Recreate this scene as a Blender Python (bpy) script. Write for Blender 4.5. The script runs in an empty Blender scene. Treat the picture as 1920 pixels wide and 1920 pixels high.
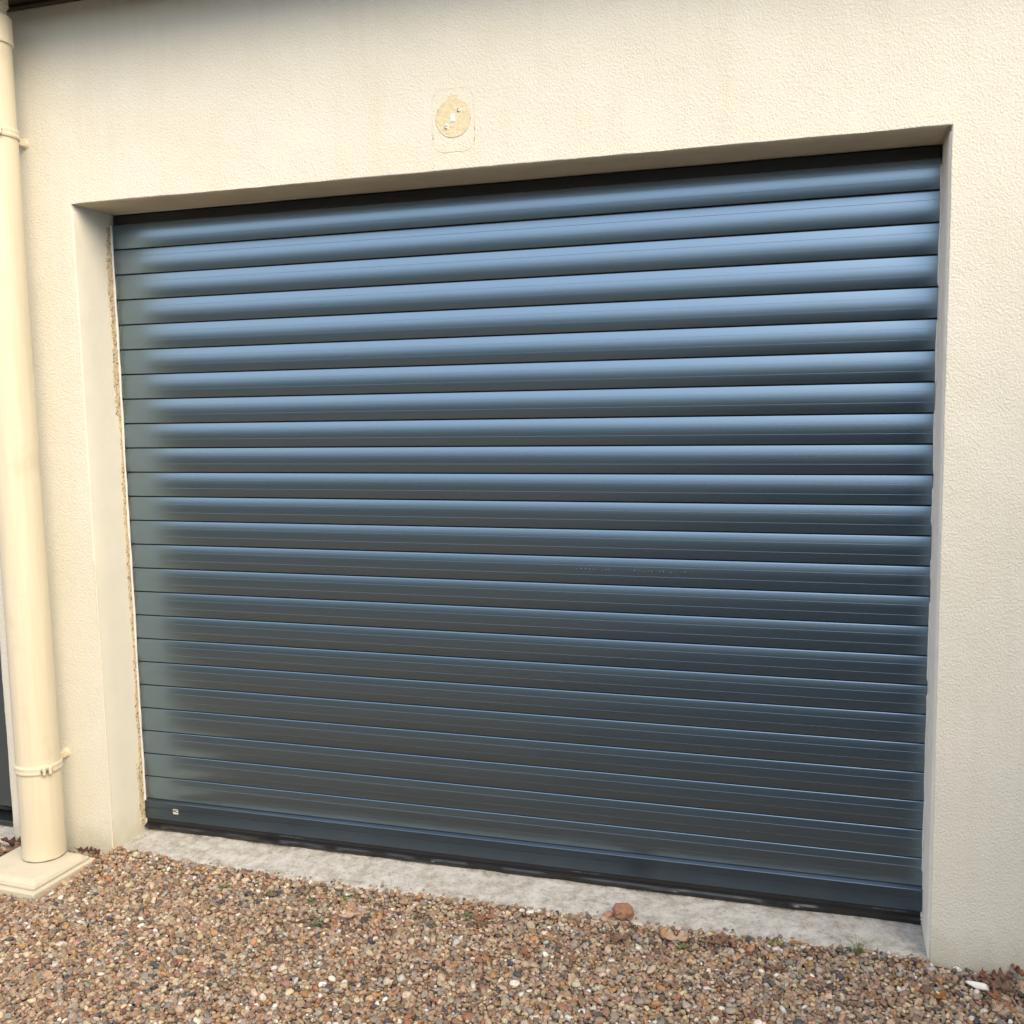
import bpy, bmesh, math, random
import numpy as np
from mathutils import Vector, Matrix

random.seed(7); rng = np.random.default_rng(11)
S = bpy.context.scene
COL = S.collection
R = math.radians

# ------------------------------------------------------------------ camera
cd = bpy.data.cameras.new('camera'); cam = bpy.data.objects.new('camera', cd); COL.objects.link(cam)
ri = Vector((0.95586126, 0.29324888, -0.01828489)); up = Vector((-0.0143882, 0.10887478, 0.99395134)); fw = Vector((-0.29346588, 0.9498165, -0.10828851))
m = Matrix((ri, up, -fw)).transposed().to_4x4(); m.translation = Vector((2.12634, -2.54819, 1.39071)); cam.matrix_world = m
cd.sensor_width = 36.0; cd.lens = 36.0 * 1896.15 / 1920.0; cd.clip_start = 0.05; cd.clip_end = 2000
S.camera = cam

# ------------------------------------------------------------------ daylight
SUN_EL, SUN_AZ = R(38), R(45)          # azimuth measured from the wall's outward normal (-y) towards +x
SUN_E, SUN_ANG = 1.6, R(44)
SKY_E, EXPO, VEIL = 0.15, 1.47, 0.6
w = bpy.data.worlds.new('World'); S.world = w; w.use_nodes = True
nt = w.node_tree; bg = nt.nodes['Background']
sky = nt.nodes.new('ShaderNodeTexSky'); sky.sky_type = 'NISHITA'; sky.sun_disc = False
sky.sun_elevation = SUN_EL; sky.sun_rotation = math.pi - SUN_AZ
sky.air_density = 1.0; sky.dust_density = 1.1; sky.ozone_density = 1.2
# thin high cloud over the blue
tc_ = nt.nodes.new('ShaderNodeTexCoord'); cn = nt.nodes.new('ShaderNodeTexNoise'); cn.inputs['Scale'].default_value = 2.2; cn.inputs['Detail'].default_value = 5
mp_ = nt.nodes.new('ShaderNodeMapping'); mp_.inputs['Scale'].default_value = (1, 1, 2.5); nt.links.new(tc_.outputs['Generated'], mp_.inputs[0]); nt.links.new(mp_.outputs[0], cn.inputs['Vector'])
cr = nt.nodes.new('ShaderNodeMapRange'); cr.inputs[1].default_value = 0.3; cr.inputs[2].default_value = 0.7; cr.inputs[3].default_value = VEIL - 0.15; cr.inputs[4].default_value = VEIL + 0.15; nt.links.new(cn.outputs['Fac'], cr.inputs[0])
cm = nt.nodes.new('ShaderNodeMix'); cm.data_type = 'RGBA'; cm.inputs[7].default_value = (4.5, 4.5, 4.55, 1); nt.links.new(cr.outputs[0], cm.inputs[0]); nt.links.new(sky.outputs[0], cm.inputs[6])
nt.links.new(cm.outputs[2], bg.inputs[0]); bg.inputs[1].default_value = SKY_E
sd = bpy.data.lights.new('sun', 'SUN'); sun = bpy.data.objects.new('sun', sd); COL.objects.link(sun)
sd.energy = SUN_E; sd.angle = SUN_ANG; sd.color = (1.0, 0.81, 0.53)
to_sun = Vector((math.sin(SUN_AZ) * math.cos(SUN_EL), -math.cos(SUN_AZ) * math.cos(SUN_EL), math.sin(SUN_EL)))
sun.rotation_euler = to_sun.to_track_quat('Z', 'Y').to_euler(); sun.location = to_sun * 20
S.view_settings.view_transform = 'Standard'; S.view_settings.look = 'None'
S.view_settings.exposure = EXPO; S.view_settings.gamma = 1

# ------------------------------------------------------------------ helpers
def tag(o, label=None, cat=None, group=None, kind=None):
    if label: o['label'] = label
    if cat: o['category'] = cat
    if group: o['group'] = group
    if kind: o['kind'] = kind
    return o

def empty(name, loc=(0, 0, 0)):
    o = bpy.data.objects.new(name, None); COL.objects.link(o); o.location = loc; o.empty_display_size = 0.1
    return o

def meshobj(name, verts, faces, mat, parent=None, smooth=False, loc=None):
    me = bpy.data.meshes.new(name); me.from_pydata([tuple(v) for v in verts], [], [tuple(f) for f in faces]); me.update()
    if smooth:
        me.polygons.foreach_set('use_smooth', [True] * len(me.polygons))
    if mat: me.materials.append(mat)
    o = bpy.data.objects.new(name, me); COL.objects.link(o)
    if loc: o.location = loc
    if parent:
        o.parent = parent
    return o

def bmobj(name, bm, mat, parent=None, smooth=False, loc=None):
    me = bpy.data.meshes.new(name); bmesh.ops.recalc_face_normals(bm, faces=bm.faces); bm.to_mesh(me); bm.free()
    if smooth: me.polygons.foreach_set('use_smooth', [True] * len(me.polygons))
    if mat: me.materials.append(mat)
    o = bpy.data.objects.new(name, me); COL.objects.link(o)
    if loc: o.location = loc
    if parent: o.parent = parent
    return o

def box_bm(bm, x0, x1, y0, y1, z0, z1, bev=0.0, seg=2):
    r = bmesh.ops.create_cube(bm, size=1)
    bmesh.ops.scale(bm, vec=(x1 - x0, y1 - y0, z1 - z0), verts=r['verts'])
    bmesh.ops.translate(bm, vec=((x0 + x1) / 2, (y0 + y1) / 2, (z0 + z1) / 2), verts=r['verts'])
    if bev:
        es = list({e for v in r['verts'] for e in v.link_edges})
        bmesh.ops.bevel(bm, geom=es, offset=bev, segments=seg, affect='EDGES', profile=0.5)

def sweep(path, radii, n=8, closed=False):
    """tube along a list of points, radius per point"""
    P = [Vector(p) for p in path]; V = []; F = []
    for i, p in enumerate(P):
        a = P[max(0, i - 1)]; b = P[min(len(P) - 1, i + 1)]; t = (b - a).normalized()
        u = t.cross(Vector((0.13, 0.31, 0.94)) if abs(t.z) < 0.9 else Vector((1, 0.2, 0))).normalized(); v = t.cross(u)
        r = radii[i] if hasattr(radii, '__len__') else radii
        for k in range(n):
            th = 2 * math.pi * k / n
            V.append(p + (u * math.cos(th) + v * math.sin(th)) * r)
    for i in range(len(P) - 1):
        for k in range(n):
            k2 = (k + 1) % n
            F.append((i * n + k, i * n + k2, (i + 1) * n + k2, (i + 1) * n + k))
    F.append(tuple(range(n - 1, -1, -1))); F.append(tuple((len(P) - 1) * n + k for k in range(n)))
    return V, F

def lathe(prof, n=48, c=(0, 0)):
    V = []; F = []
    for (r, z) in prof:
        for k in range(n):
            th = 2 * math.pi * k / n
            V.append((c[0] + r * math.cos(th), c[1] + r * math.sin(th), z))
    for i in range(len(prof) - 1):
        for k in range(n):
            k2 = (k + 1) % n
            F.append((i * n + k, i * n + k2, (i + 1) * n + k2, (i + 1) * n + k))
    return V, F

_G = np.random.default_rng(3).random((64, 64))
def vnoise(x, y):
    """smooth value noise for arrays"""
    x = np.asarray(x, float); y = np.asarray(y, float)
    xi = np.floor(x).astype(int); yi = np.floor(y).astype(int); fx = x - xi; fy = y - yi
    fx = fx * fx * (3 - 2 * fx); fy = fy * fy * (3 - 2 * fy)
    g = lambda a, b: _G[a % 64, b % 64]
    return (g(xi, yi) * (1 - fx) + g(xi + 1, yi) * fx) * (1 - fy) + (g(xi, yi + 1) * (1 - fx) + g(xi + 1, yi + 1) * fx) * fy - 0.5

class M:
    """small node helper"""
    def __init__(s, name):
        s.m = bpy.data.materials.new(name); s.m.use_nodes = True; s.t = s.m.node_tree; s.n = s.t.nodes
        s.b = s.n['Principled BSDF']; s.tc = s.n.new('ShaderNodeTexCoord')
    def link(s, a, b): s.t.links.new(a, b)
    def map(s, scale=(1, 1, 1), src='Object', rot=(0, 0, 0)):
        mp = s.n.new('ShaderNodeMapping'); mp.inputs['Scale'].default_value = scale; mp.inputs['Rotation'].default_value = rot
        s.link(s.tc.outputs[src], mp.inputs[0]); return mp.outputs[0]
    def noise(s, vec, scale, detail=3, rough=0.5, dist=0.0):
        n = s.n.new('ShaderNodeTexNoise'); n.inputs['Scale'].default_value = scale; n.inputs['Detail'].default_value = detail
        n.inputs['Roughness'].default_value = rough; n.inputs['Distortion'].default_value = dist
        s.link(vec, n.inputs['Vector']); return n.outputs['Fac']
    def voro(s, vec, scale, feature='F1', out='Distance', rnd=1.0):
        n = s.n.new('ShaderNodeTexVoronoi'); n.feature = feature; n.inputs['Scale'].default_value = scale
        n.inputs['Randomness'].default_value = rnd
        s.link(vec, n.inputs['Vector']); return n.outputs[out]
    def ramp(s, fac, stops):
        r = s.n.new('ShaderNodeValToRGB'); e = r.color_ramp.elements
        while len(e) < len(stops): e.new(0.5)
        for i, (p, c) in enumerate(stops):
            e[i].position = p; e[i].color = (c, c, c, 1) if not hasattr(c, '__len__') else (*c, 1)
        s.link(fac, r.inputs[0]); return r.outputs[0]
    def mix(s, fac, a, b, mode='MIX'):
        n = s.n.new('ShaderNodeMix'); n.data_type = 'RGBA'; n.blend_type = mode
        for v, i in ((fac, 0), (a, 6), (b, 7)):
            if hasattr(v, 'is_linked'): s.link(v, n.inputs[i])
            elif hasattr(v, '__len__'): n.inputs[i].default_value = (*v, 1)
            else: n.inputs[i].default_value = v
        return n.outputs[2]
    def math(s, op, a, b=0.0, c=None):
        n = s.n.new('ShaderNodeMath'); n.operation = op
        for i, v in enumerate((a, b, c)):
            if v is None: continue
            if hasattr(v, 'is_linked'): s.link(v, n.inputs[i])
            else: n.inputs[i].default_value = v
        return n.outputs[0]
    def sep(s, src='Object'):
        n = s.n.new('ShaderNodeSeparateXYZ'); s.link(s.tc.outputs[src], n.inputs[0]); return n.outputs
    def bump(s, h, strength=0.5, dist=0.002, prev=None):
        n = s.n.new('ShaderNodeBump'); n.inputs['Strength'].default_value = strength; n.inputs['Distance'].default_value = dist
        s.link(h, n.inputs['Height'])
        if prev is not None: s.link(prev, n.inputs['Normal'])
        return n.outputs[0]
    def done(s, col=None, rough=None, normal=None, metal=None, spec=None):
        for v, k in ((col, 'Base Color'), (rough, 'Roughness'), (metal, 'Metallic'), (spec, 'Specular IOR Level')):
            if v is None: continue
            if hasattr(v, 'is_linked'): s.link(v, s.b.inputs[k])
            elif hasattr(v, '__len__'): s.b.inputs[k].default_value = (*v, 1)
            else: s.b.inputs[k].default_value = v
        if normal is not None: s.link(normal, s.b.inputs['Normal'])
        return s.m

# ------------------------------------------------------------------ materials
def mat_render():
    k = M('cream_roughcast'); v = k.map()
    n1 = k.noise(v, 200, 3, 0.65, 0.4)
    warp = k.map(scale=(1.0, 1.0, 0.8), rot=(0, R(35), 0))
    vo = k.voro(warp, 250, 'SMOOTH_F1')
    n2 = k.noise(v, 420, 2, 0.5)
    h = k.math('ADD', k.math('MULTIPLY', n1, 1.0), k.math('MULTIPLY', vo, 0.9))
    h = k.math('ADD', h, k.math('MULTIPLY', n2, 0.25))
    big = k.noise(v, 3.2, 3, 0.5)
    flat = k.math('MAXIMUM', k.math('ABSOLUTE', k.sep('Normal')[1]), 0.42)      # trowelled smoother in the reveals
    bn = k.n.new('ShaderNodeBump'); bn.inputs['Distance'].default_value = 0.0018; k.link(h, bn.inputs['Height']); k.link(k.math('MULTIPLY', flat, 0.75), bn.inputs['Strength']); bmp = bn.outputs[0]
    bmp = k.bump(big, 0.35, 0.02, bmp)
    # weathering of the paint: faint large blotches, grime in the pits, splash dirt at the foot
    blotch = k.ramp(k.noise(v, 1.7, 5, 0.6), [(0.3, (0.640, 0.615, 0.525)), (0.7, (0.690, 0.670, 0.595))])
    pits = k.ramp(h, [(0.55, 1.0), (0.72, 0.0)])
    col = k.mix(k.math('MULTIPLY', pits, 0.18), blotch, (0.60, 0.52, 0.38))
    fine = k.ramp(k.noise(v, 11, 6, 0.7), [(0.35, 0.0), (0.68, 1.0)])
    col = k.mix(k.math('MULTIPLY', fine, 0.10), col, (0.52, 0.47, 0.355))
    z = k.sep()[2]
    foot = k.ramp(k.math('ADD', z, k.math('MULTIPLY', k.math('SUBTRACT', k.noise(v, 14, 4, 0.6), 0.5), 0.14)), [(0.0, 1.0), (0.10, 0.0)])
    col = k.mix(k.math('MULTIPLY', foot, 0.6), col, (0.40, 0.38, 0.29))
    streak = k.ramp(k.noise(k.map(scale=(9, 1, 0.7)), 1.6, 5, 0.6), [(0.52, 0.0), (0.72, 1.0)])
    col = k.mix(k.math('MULTIPLY', streak, 0.14), col, (0.47, 0.42, 0.31))
    return k.done(col, 0.9, bmp, spec=0.25)

def mat_slat():
    k = M('anthracite_lacquer')
    st = k.noise(k.map(scale=(0.6, 60, 60)), 2.0, 4, 0.6)
    n = k.noise(k.map(scale=(3, 30, 30)), 5, 2, 0.5)
    rough = k.math('ADD', k.math('MULTIPLY', st, 0.02), 0.275)
    dust = k.noise(k.map(scale=(4, 4, 12)), 6, 5, 0.65)
    col = k.mix(k.math('MULTIPLY', dust, 0.25), (0.202, 0.276, 0.346), (0.212, 0.279, 0.337))
    return k.done(col, rough, k.bump(n, 0.02, 0.002), metal=0.99, spec=0.5)

def mat_plain(name, col, rough=0.5, var=0.15, scale=20, bump=0.0, bscale=200, metal=0.0, spec=0.5, col2=None):
    k = M(name); v = k.map()
    n = k.noise(v, scale, 4, 0.6)
    c2 = col2 or tuple(c * (1 - 2 * var) for c in col)
    c = k.mix(k.ramp(n, [(0.35, 0.0), (0.7, 1.0)]), col, c2)
    nn = k.bump(k.noise(v, bscale, 3, 0.6), bump, 0.002) if bump else None
    return k.done(c, rough, nn, metal=metal, spec=spec)

def mat_concrete():
    k = M('pale_concrete'); v = k.map()
    a = k.noise(v, 9, 6, 0.65); b = k.noise(v, 90, 4, 0.7); c = k.noise(k.map(scale=(1, 2.2, 1)), 210, 3, 0.7)
    col = k.mix(k.ramp(a, [(0.36, 0.0), (0.66, 1.0)]), (0.40, 0.365, 0.315), (0.56, 0.54, 0.515))
    col = k.mix(k.ramp(b, [(0.40, 0.6), (0.50, 0.0)]), col, (0.29, 0.26, 0.225))
    col = k.mix(k.ramp(c, [(0.35, 0.9), (0.41, 0.0)]), col, (0.09, 0.078, 0.065))
    y = k.sep()[1]
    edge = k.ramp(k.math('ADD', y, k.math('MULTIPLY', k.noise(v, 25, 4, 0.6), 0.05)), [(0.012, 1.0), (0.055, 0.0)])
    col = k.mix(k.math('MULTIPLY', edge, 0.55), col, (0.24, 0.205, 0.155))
    h = k.math('ADD', k.math('MULTIPLY', b, 0.8), k.math('MULTIPLY', c, 0.7))
    crack = k.ramp(k.voro(k.map(scale=(1.0, 2.0, 1)), 5, 'DISTANCE_TO_EDGE'), [(0.0, 0.7), (0.008, 0.0)])
    col = k.mix(crack, col, (0.16, 0.14, 0.115))
    back_tone = k.ramp(k.math('ADD', y, k.math('MULTIPLY', k.noise(k.map(scale=(1, 3, 1)), 7, 4, 0.6), 0.06)), [(0.178, 0.0), (0.20, 0.75)])  # darker grey-green towards the back edge
    col = k.mix(back_tone, col, (0.15, 0.155, 0.13))
    col = k.mix(k.ramp(k.noise(v, 26, 5, 0.75), [(0.42, 0.0), (0.62, 0.75)]), col, (0.66, 0.645, 0.62))
    return k.done(col, 0.92, k.bump(h, 0.9, 0.005), spec=0.2)

def mat_pebble():
    k = M('river_gravel')
    at = k.n.new('ShaderNodeAttribute'); at.attribute_name = 'stone_colour'; at.attribute_type = 'GEOMETRY'
    v = k.map(); n = k.noise(v, 170, 4, 0.7); n2 = k.noise(v, 600, 2, 0.5)
    col = k.mix(1.0, at.outputs['Color'], k.ramp(n, [(0.3, 0.62), (0.7, 1.18)]), 'MULTIPLY')
    return k.done(col, 0.62, k.bump(n2, 0.35, 0.001), spec=0.4)

def mat_soil():
    k = M('gravelly_soil'); v = k.map()
    cells = k.voro(v, 75, 'F1', 'Color'); d = k.voro(v, 75, 'F1', 'Distance')
    g = k.n.new('ShaderNodeSeparateColor'); k.link(cells, g.inputs[0])
    col = k.ramp(g.outputs[0], [(0.0, (0.12, 0.08, 0.052)), (0.35, (0.20, 0.14, 0.095)), (0.7, (0.26, 0.20, 0.15)), (1.0, (0.18, 0.165, 0.15))])
    col = k.mix(k.ramp(d, [(0.3, 0.0), (0.75, 0.85)]), col, (0.06, 0.042, 0.03))
    return k.done(col, 0.9, k.bump(d, 0.8, -0.01), spec=0.2)

def mat_leaf(name, c1, c2):
    k = M(name); v = k.map(); n = k.noise(v, 60, 4, 0.65)
    return k.done(k.mix(k.ramp(n, [(0.35, 0.0), (0.65, 1.0)]), c1, c2), 0.65, k.bump(k.noise(v, 220, 2, 0.5), 0.4, 0.001), spec=0.3)

MR = mat_render(); MS = mat_slat(); MC = mat_concrete(); MP = mat_pebble(); MSOIL = mat_soil()
MBAR = mat_plain('dark_bar_lacquer', (0.105, 0.142, 0.185), 0.33, 0.05, 6, metal=0.95)
MBLACK = mat_plain('black_rubber', (0.012, 0.012, 0.014), 0.38, 0.1, 12, 0.2, 60, spec=0.6)
MDARK = mat_plain('dark_lacquer', (0.022, 0.025, 0.029), 0.35, 0.1, 8)
MSEAL = mat_plain('white_sealant', (0.64, 0.63, 0.60), 0.45, 0.06, 60, 0.3, 120)
def mat_pipe():
    k = M('cream_painted_plastic'); v = k.map()
    brush = k.noise(k.map(scale=(22, 22, 1.2)), 3, 5, 0.65); blot = k.noise(v, 7, 5, 0.65); sc = k.noise(k.map(scale=(90, 90, 5)), 2, 4, 0.7)
    col = k.mix(k.ramp(brush, [(0.35, 0.0), (0.7, 1.0)]), (0.655, 0.59, 0.45), (0.60, 0.535, 0.40))
    col = k.mix(k.ramp(blot, [(0.56, 0.0), (0.74, 0.5)]), col, (0.47, 0.42, 0.32))
    col = k.mix(k.ramp(sc, [(0.70, 0.0), (0.76, 0.6)]), col, (0.30, 0.27, 0.21))
    foot = k.ramp(k.math('ADD', k.sep()[2], k.math('MULTIPLY', blot, 0.25)), [(0.10, 0.55), (0.34, 0.0)])
    col = k.mix(foot, col, (0.50, 0.45, 0.33))
    return k.done(col, 0.48, k.bump(brush, 0.15, 0.002))
MPIPE = mat_pipe()
MCOVER = mat_plain('cream_painted_concrete', (0.53, 0.485, 0.39), 0.85, 0.1, 30, 0.5, 150, col2=(0.50, 0.45, 0.345))
MWOOD = mat_plain('dark_stained_wood', (0.045, 0.028, 0.015), 0.6, 0.15, 14, 0.4, 80)
MBEAD = mat_plain('cream_corner_bead', (0.74, 0.69, 0.57), 0.6, 0.04, 50)
MFILL = mat_plain('white_filler', (0.86, 0.86, 0.85), 0.85, 0.05, 120, 0.5, 300)
MLINE = mat_plain('dark_crack', (0.13, 0.105, 0.07), 0.9, 0.2, 200)
MSTICK = mat_plain('white_label_paper', (0.60, 0.60, 0.57), 0.4, 0.02, 100)
MPRINT = mat_plain('black_print', (0.02, 0.02, 0.02), 0.5, 0.02, 100)
MFAINT = mat_plain('faint_grey_print', (0.10, 0.10, 0.11), 0.5, 0.02, 100)
MDOT = mat_plain('pale_specks', (0.42, 0.45, 0.48), 0.4, 0.02, 100)
MSCREW = mat_plain('dull_screw', (0.30, 0.27, 0.25), 0.5, 0.1, 60, metal=0.8)

def mat_mortar():
    k = M('bare_mortar'); v = k.map()
    n = k.noise(v, 26, 5, 0.7); sp = k.noise(v, 125, 3, 0.75)
    col = k.mix(k.ramp(n, [(0.35, 0.0), (0.65, 1.0)]), (0.47, 0.375, 0.235), (0.58, 0.51, 0.385))
    col = k.mix(k.ramp(sp, [(0.36, 1.0), (0.46, 0.0)]), col, (0.07, 0.05, 0.035))
    return k.done(col, 0.95, k.bump(sp, 0.8, 0.004), spec=0.15)
MMORT = mat_mortar()
def mat_scar():
    k = M('old_beige_paint'); v = k.map()
    n = k.noise(v, 95, 3, 0.6, 0.6)
    col = k.mix(k.ramp(n, [(0.4, 0.0), (0.65, 1.0)]), (0.60, 0.52, 0.335), (0.65, 0.59, 0.435))
    return k.done(col, 0.9, k.bump(n, 0.7, 0.004), spec=0.2)
MSCAR = mat_scar()
def mat_outline():
    k = M('paint_ridge'); v = k.map()
    n = k.noise(v, 26, 2, 0.5)
    col = k.mix(k.ramp(n, [(0.57, 0.0), (0.62, 1.0)]), (0.58, 0.52, 0.38), (0.12, 0.10, 0.06))
    return k.done(col, 0.9)
MRIDGE = mat_outline()

# ------------------------------------------------------------------ dimensions
SHADE_WALL_H = 2.6
W, ZT, D = 2.3928, 1.9928, 0.170          # opening: width, lintel height, depth to the shutter
P, Z0 = 0.077, 1.9607                     # slat pitch, first joint
EAVE = 2.563
SDX1, SDX0, SDT = -0.387, -1.35, 2.05     # side door opening

# ------------------------------------------------------------------ ground
def ground():
    xs = np.concatenate([[-400, -60, -20, -8], np.linspace(-4, 7, 45), [12, 30, 80, 400]])
    ys = np.concatenate([[-400, -60, -20, -8], np.linspace(-4, 0.5, 20), [3, 20, 400]])
    V = []; F = []
    for y in ys:
        for x in xs:
            V.append((x, y, -0.030 + 0.008 * float(vnoise(x * 1.3, y * 1.3))))
    nx = len(xs)
    for j in range(len(ys) - 1):
        for i in range(nx - 1):
            F.append((j * nx + i, j * nx + i + 1, (j + 1) * nx + i + 1, (j + 1) * nx + i))
    o = meshobj('ground', V, F, MSOIL, smooth=True); tag(o, kind='structure')
ground()

# ------------------------------------------------------------------ wall with its openings
wall = empty('house_wall', (1.2, 0, 0))
tag(wall, 'cream roughcast house wall around the dark roller shutter', 'wall')
def under(o, p):
    o.parent = p; o.matrix_parent_inverse = Matrix.Translation(-p.location); return o

def build_wall():
    def rng_(a, b, s): return list(np.linspace(a, b, max(2, int(round((b - a) / s)) + 1)))
    bev = 0.003
    xs = sorted(set(np.round([-4, -3, -2] + rng_(SDX0 - .3, SDX0, .1) + rng_(SDX0, SDX1, 0.08) + rng_(SDX1, 0, 0.015) + rng_(0, W, 0.02) + rng_(W, W + .5, 0.02) + [-0.005, W + 0.005] + [3.2, 3.6, 4.5, 6, 8], 5)))
    zs = sorted(set(np.round([-0.25, -0.1] + rng_(-0.05, ZT, 0.02) + rng_(ZT, SDT, 0.02) + [ZT + 0.005] + rng_(SDT, 2.7, 0.04) + [2.9], 5)))
    holes = [(0.0, W, -9, ZT), (SDX0, SDX1, -9, SDT)]
    V = []; F = []; idx = {}
    inh = lambda x, z: any(a < x < b and c < z < d for a, b, c, d in holes)
    def vid(key, co):
        if key not in idx: idx[key] = len(V); V.append(co)
        return idx[key]
    def edge_shift(x, z):
        # pull the hole's rim back by the bevel, with the uneven hand-finished arris
        dx = dz = 0
        for a, b, c, d in holes:
            j = 0.0022 * float(vnoise(x * 60 + 5, z * 60)) + 0.002 * float(vnoise(x * 11, z * 11 + 9))
            if abs(x - a) < 1e-4 and z <= d + 1e-4: dx = -bev + j
            if abs(x - b) < 1e-4 and z <= d + 1e-4: dx = bev + j
            if abs(z - d) < 1e-4 and a - 1e-4 <= x <= b + 1e-4: dz = bev * 0.6 + j * 1.3
        return dx, dz
    for j in range(len(zs) - 1):
        for i in range(len(xs) - 1):
            x0, x1, z0, z1 = xs[i], xs[i + 1], zs[j], zs[j + 1]
            if inh((x0 + x1) / 2, (z0 + z1) / 2): continue
            q = []
            for (x, z) in ((x0, z0), (x1, z0), (x1, z1), (x0, z1)):
                dx, dz = edge_shift(x, z)
                y = 0.0016 * float(vnoise(x * 2.1, z * 2.1))
                q.append(vid(('f', x, z), (x + dx, y, z + dz)))
            F.append(tuple(q))
    # reveals: rounded arris, then back to y = 0.34
    for a, b, c, d in holes:
        rim = [(a, z) for z in zs if z < d - 1e-5] + [(x, d) for x in xs if a - 1e-5 <= x <= b + 1e-5] + [(b, z) for z in reversed(zs) if z < d - 1e-5]
        prev = None
        for (x, z) in rim:
            nx = 1 if x <= a + 1e-5 else (-1 if x >= b - 1e-5 else 0); nz = -1 if z >= d - 1e-5 else 0
            dx, dz = edge_shift(x, z)
            ring = [vid(('f', x, z), None)]
            for t, yy in ((0.35, 0.0006), (0.75, 0.0017), (1.0, 0.004), (1.0, 0.06), (1.0, 0.12), (1.0, 0.34)):
                key = ('r', x, z, t, yy)
                w_ = 0.001 * float(vnoise(x * 9 + yy * 30, z * 9)) if yy < 0.2 else 0
                ring.append(vid(key, (x + dx * (1 - t) + w_ * nx, yy, z + dz * (1 - t) + w_ * nz)))
            if prev:
                for q in range(len(ring) - 1):
                    F.append((prev[q], prev[q + 1], ring[q + 1], ring[q]))
            prev = ring
    # back skin so that the wall is a solid slab
    bz, tz = zs[0], zs[-1]; n0 = len(V)
    for x, z in ((-4, bz), (8, bz), (8, tz), (-4, tz)): V.append((x, 0.34, z))
    me = bpy.data.meshes.new('render_coat'); me.from_pydata(V, [], F); me.validate(); me.update()
    me.polygons.foreach_set('use_smooth', [True] * len(me.polygons)); me.materials.append(MR)
    o = bpy.data.objects.new('render_coat', me); COL.objects.link(o); under(o, wall)
    bm = bmesh.new(); bm.from_mesh(me); bmesh.ops.recalc_face_normals(bm, faces=bm.faces); bm.to_mesh(me); bm.free()
    # closing masonry behind the openings and the wall's ends
    bm = bmesh.new()
    box_bm(bm, -4, 8, 0.342, 0.50, -0.3, 2.9)
    box_bm(bm, -4, 8, 0.003, 0.339, 2.905, 3.0)
    under(bmobj('masonry', bm, MDARK), wall)
build_wall()

# corner bead running down the left arris: a faint plastic line
def corner_bead():
    path = []; z = -0.01
    while z < 0.95:
        path.append((0.0005 + 0.0012 * float(vnoise(z * 9, 1)), -0.0006, z)); z += 0.02
    V, F = sweep(path, [0.0022 + 0.0008 * float(vnoise(i * 0.7, 4)) for i in range(len(path))], 6)
    under(meshobj('corner_bead', V, F, MBEAD, smooth=True), wall)
corner_bead()

# smooth coat on the right-hand reveal, coloured paler in place of missing light
def lightened_reveal():
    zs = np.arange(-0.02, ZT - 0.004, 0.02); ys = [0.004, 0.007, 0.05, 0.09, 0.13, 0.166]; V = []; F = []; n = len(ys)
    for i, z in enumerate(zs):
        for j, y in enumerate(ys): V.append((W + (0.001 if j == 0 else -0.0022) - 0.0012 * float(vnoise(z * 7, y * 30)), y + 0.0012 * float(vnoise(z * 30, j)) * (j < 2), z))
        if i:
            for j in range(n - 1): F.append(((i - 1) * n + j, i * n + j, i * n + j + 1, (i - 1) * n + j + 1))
    under(meshobj('lightened_reveal', V, F, mat_plain('lightened_reveal_coat', (0.84, 0.79, 0.69), 0.85, 0.05, 18, 0.3, 120), smooth=True), wall)
lightened_reveal()

def lintel_shade_coat():  # underside coat: shade and warm bounce are put into its tan colour
    xs = np.arange(0.004, W - 0.003, 0.02); ys = [0.004, 0.007, 0.05, 0.09, 0.13, 0.172]; V = []; F = []; n = len(ys)
    for i, x in enumerate(xs):
        for j, y in enumerate(ys): V.append((x, y + 0.002 * float(vnoise(x * 30, j)) * (j < 2), ZT + (0.001 if j == 0 else -0.0022) - 0.0012 * float(vnoise(x * 7, y * 30))))
        if i:
            for j in range(n - 1): F.append(((i - 1) * n + j, (i - 1) * n + j + 1, i * n + j + 1, i * n + j))
    under(meshobj('lintel_shade_coat', V, F, mat_plain('tan_lintel_shade', (0.60, 0.515, 0.36), 0.9, 0.07, 9, 0.3, 90), smooth=True), wall)
lintel_shade_coat()

# strip of bare mortar where the earlier door frame stood
def mortar_strip(name, xface, sgn, y0, y1, zr, amp):
    zs = np.arange(zr[0], zr[1], 0.006); V = []; F = []; n = 7
    for i, z in enumerate(zs):
        step = 0.014 * (float(vnoise(z * 5.3 + 2, 3)) > 0.12) + 0.010 * max(0.0, (z - 1.86) / 0.1)
        a = y0 + step + amp * float(vnoise(z * 45, 7)) + amp * 1.2 * float(vnoise(z * 9, 2))
        for k in range(n):
            t = k / (n - 1); y = a + (y1 - a) * t
            h = (0.0 if k == 0 else 0.0022 + 0.0022 * float(vnoise(z * 170, y * 300)))
            V.append((xface + sgn * (h - 0.0008 * (k == 0)), y, z))
        if i:
            for k in range(n - 1):
                F.append(((i - 1) * n + k, (i - 1) * n + k + 1, i * n + k + 1, i * n + k))
    under(meshobj(name, V, F, MMORT, smooth=False), wall)
mortar_strip('mortar_strip', 0.0, 1, 0.133, 0.166, (0.03, 1.955), 0.006)
mortar_strip('mortar_strip', W, -1, 0.156, 0.168, (0.02, 1.94), 0.008)

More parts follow.
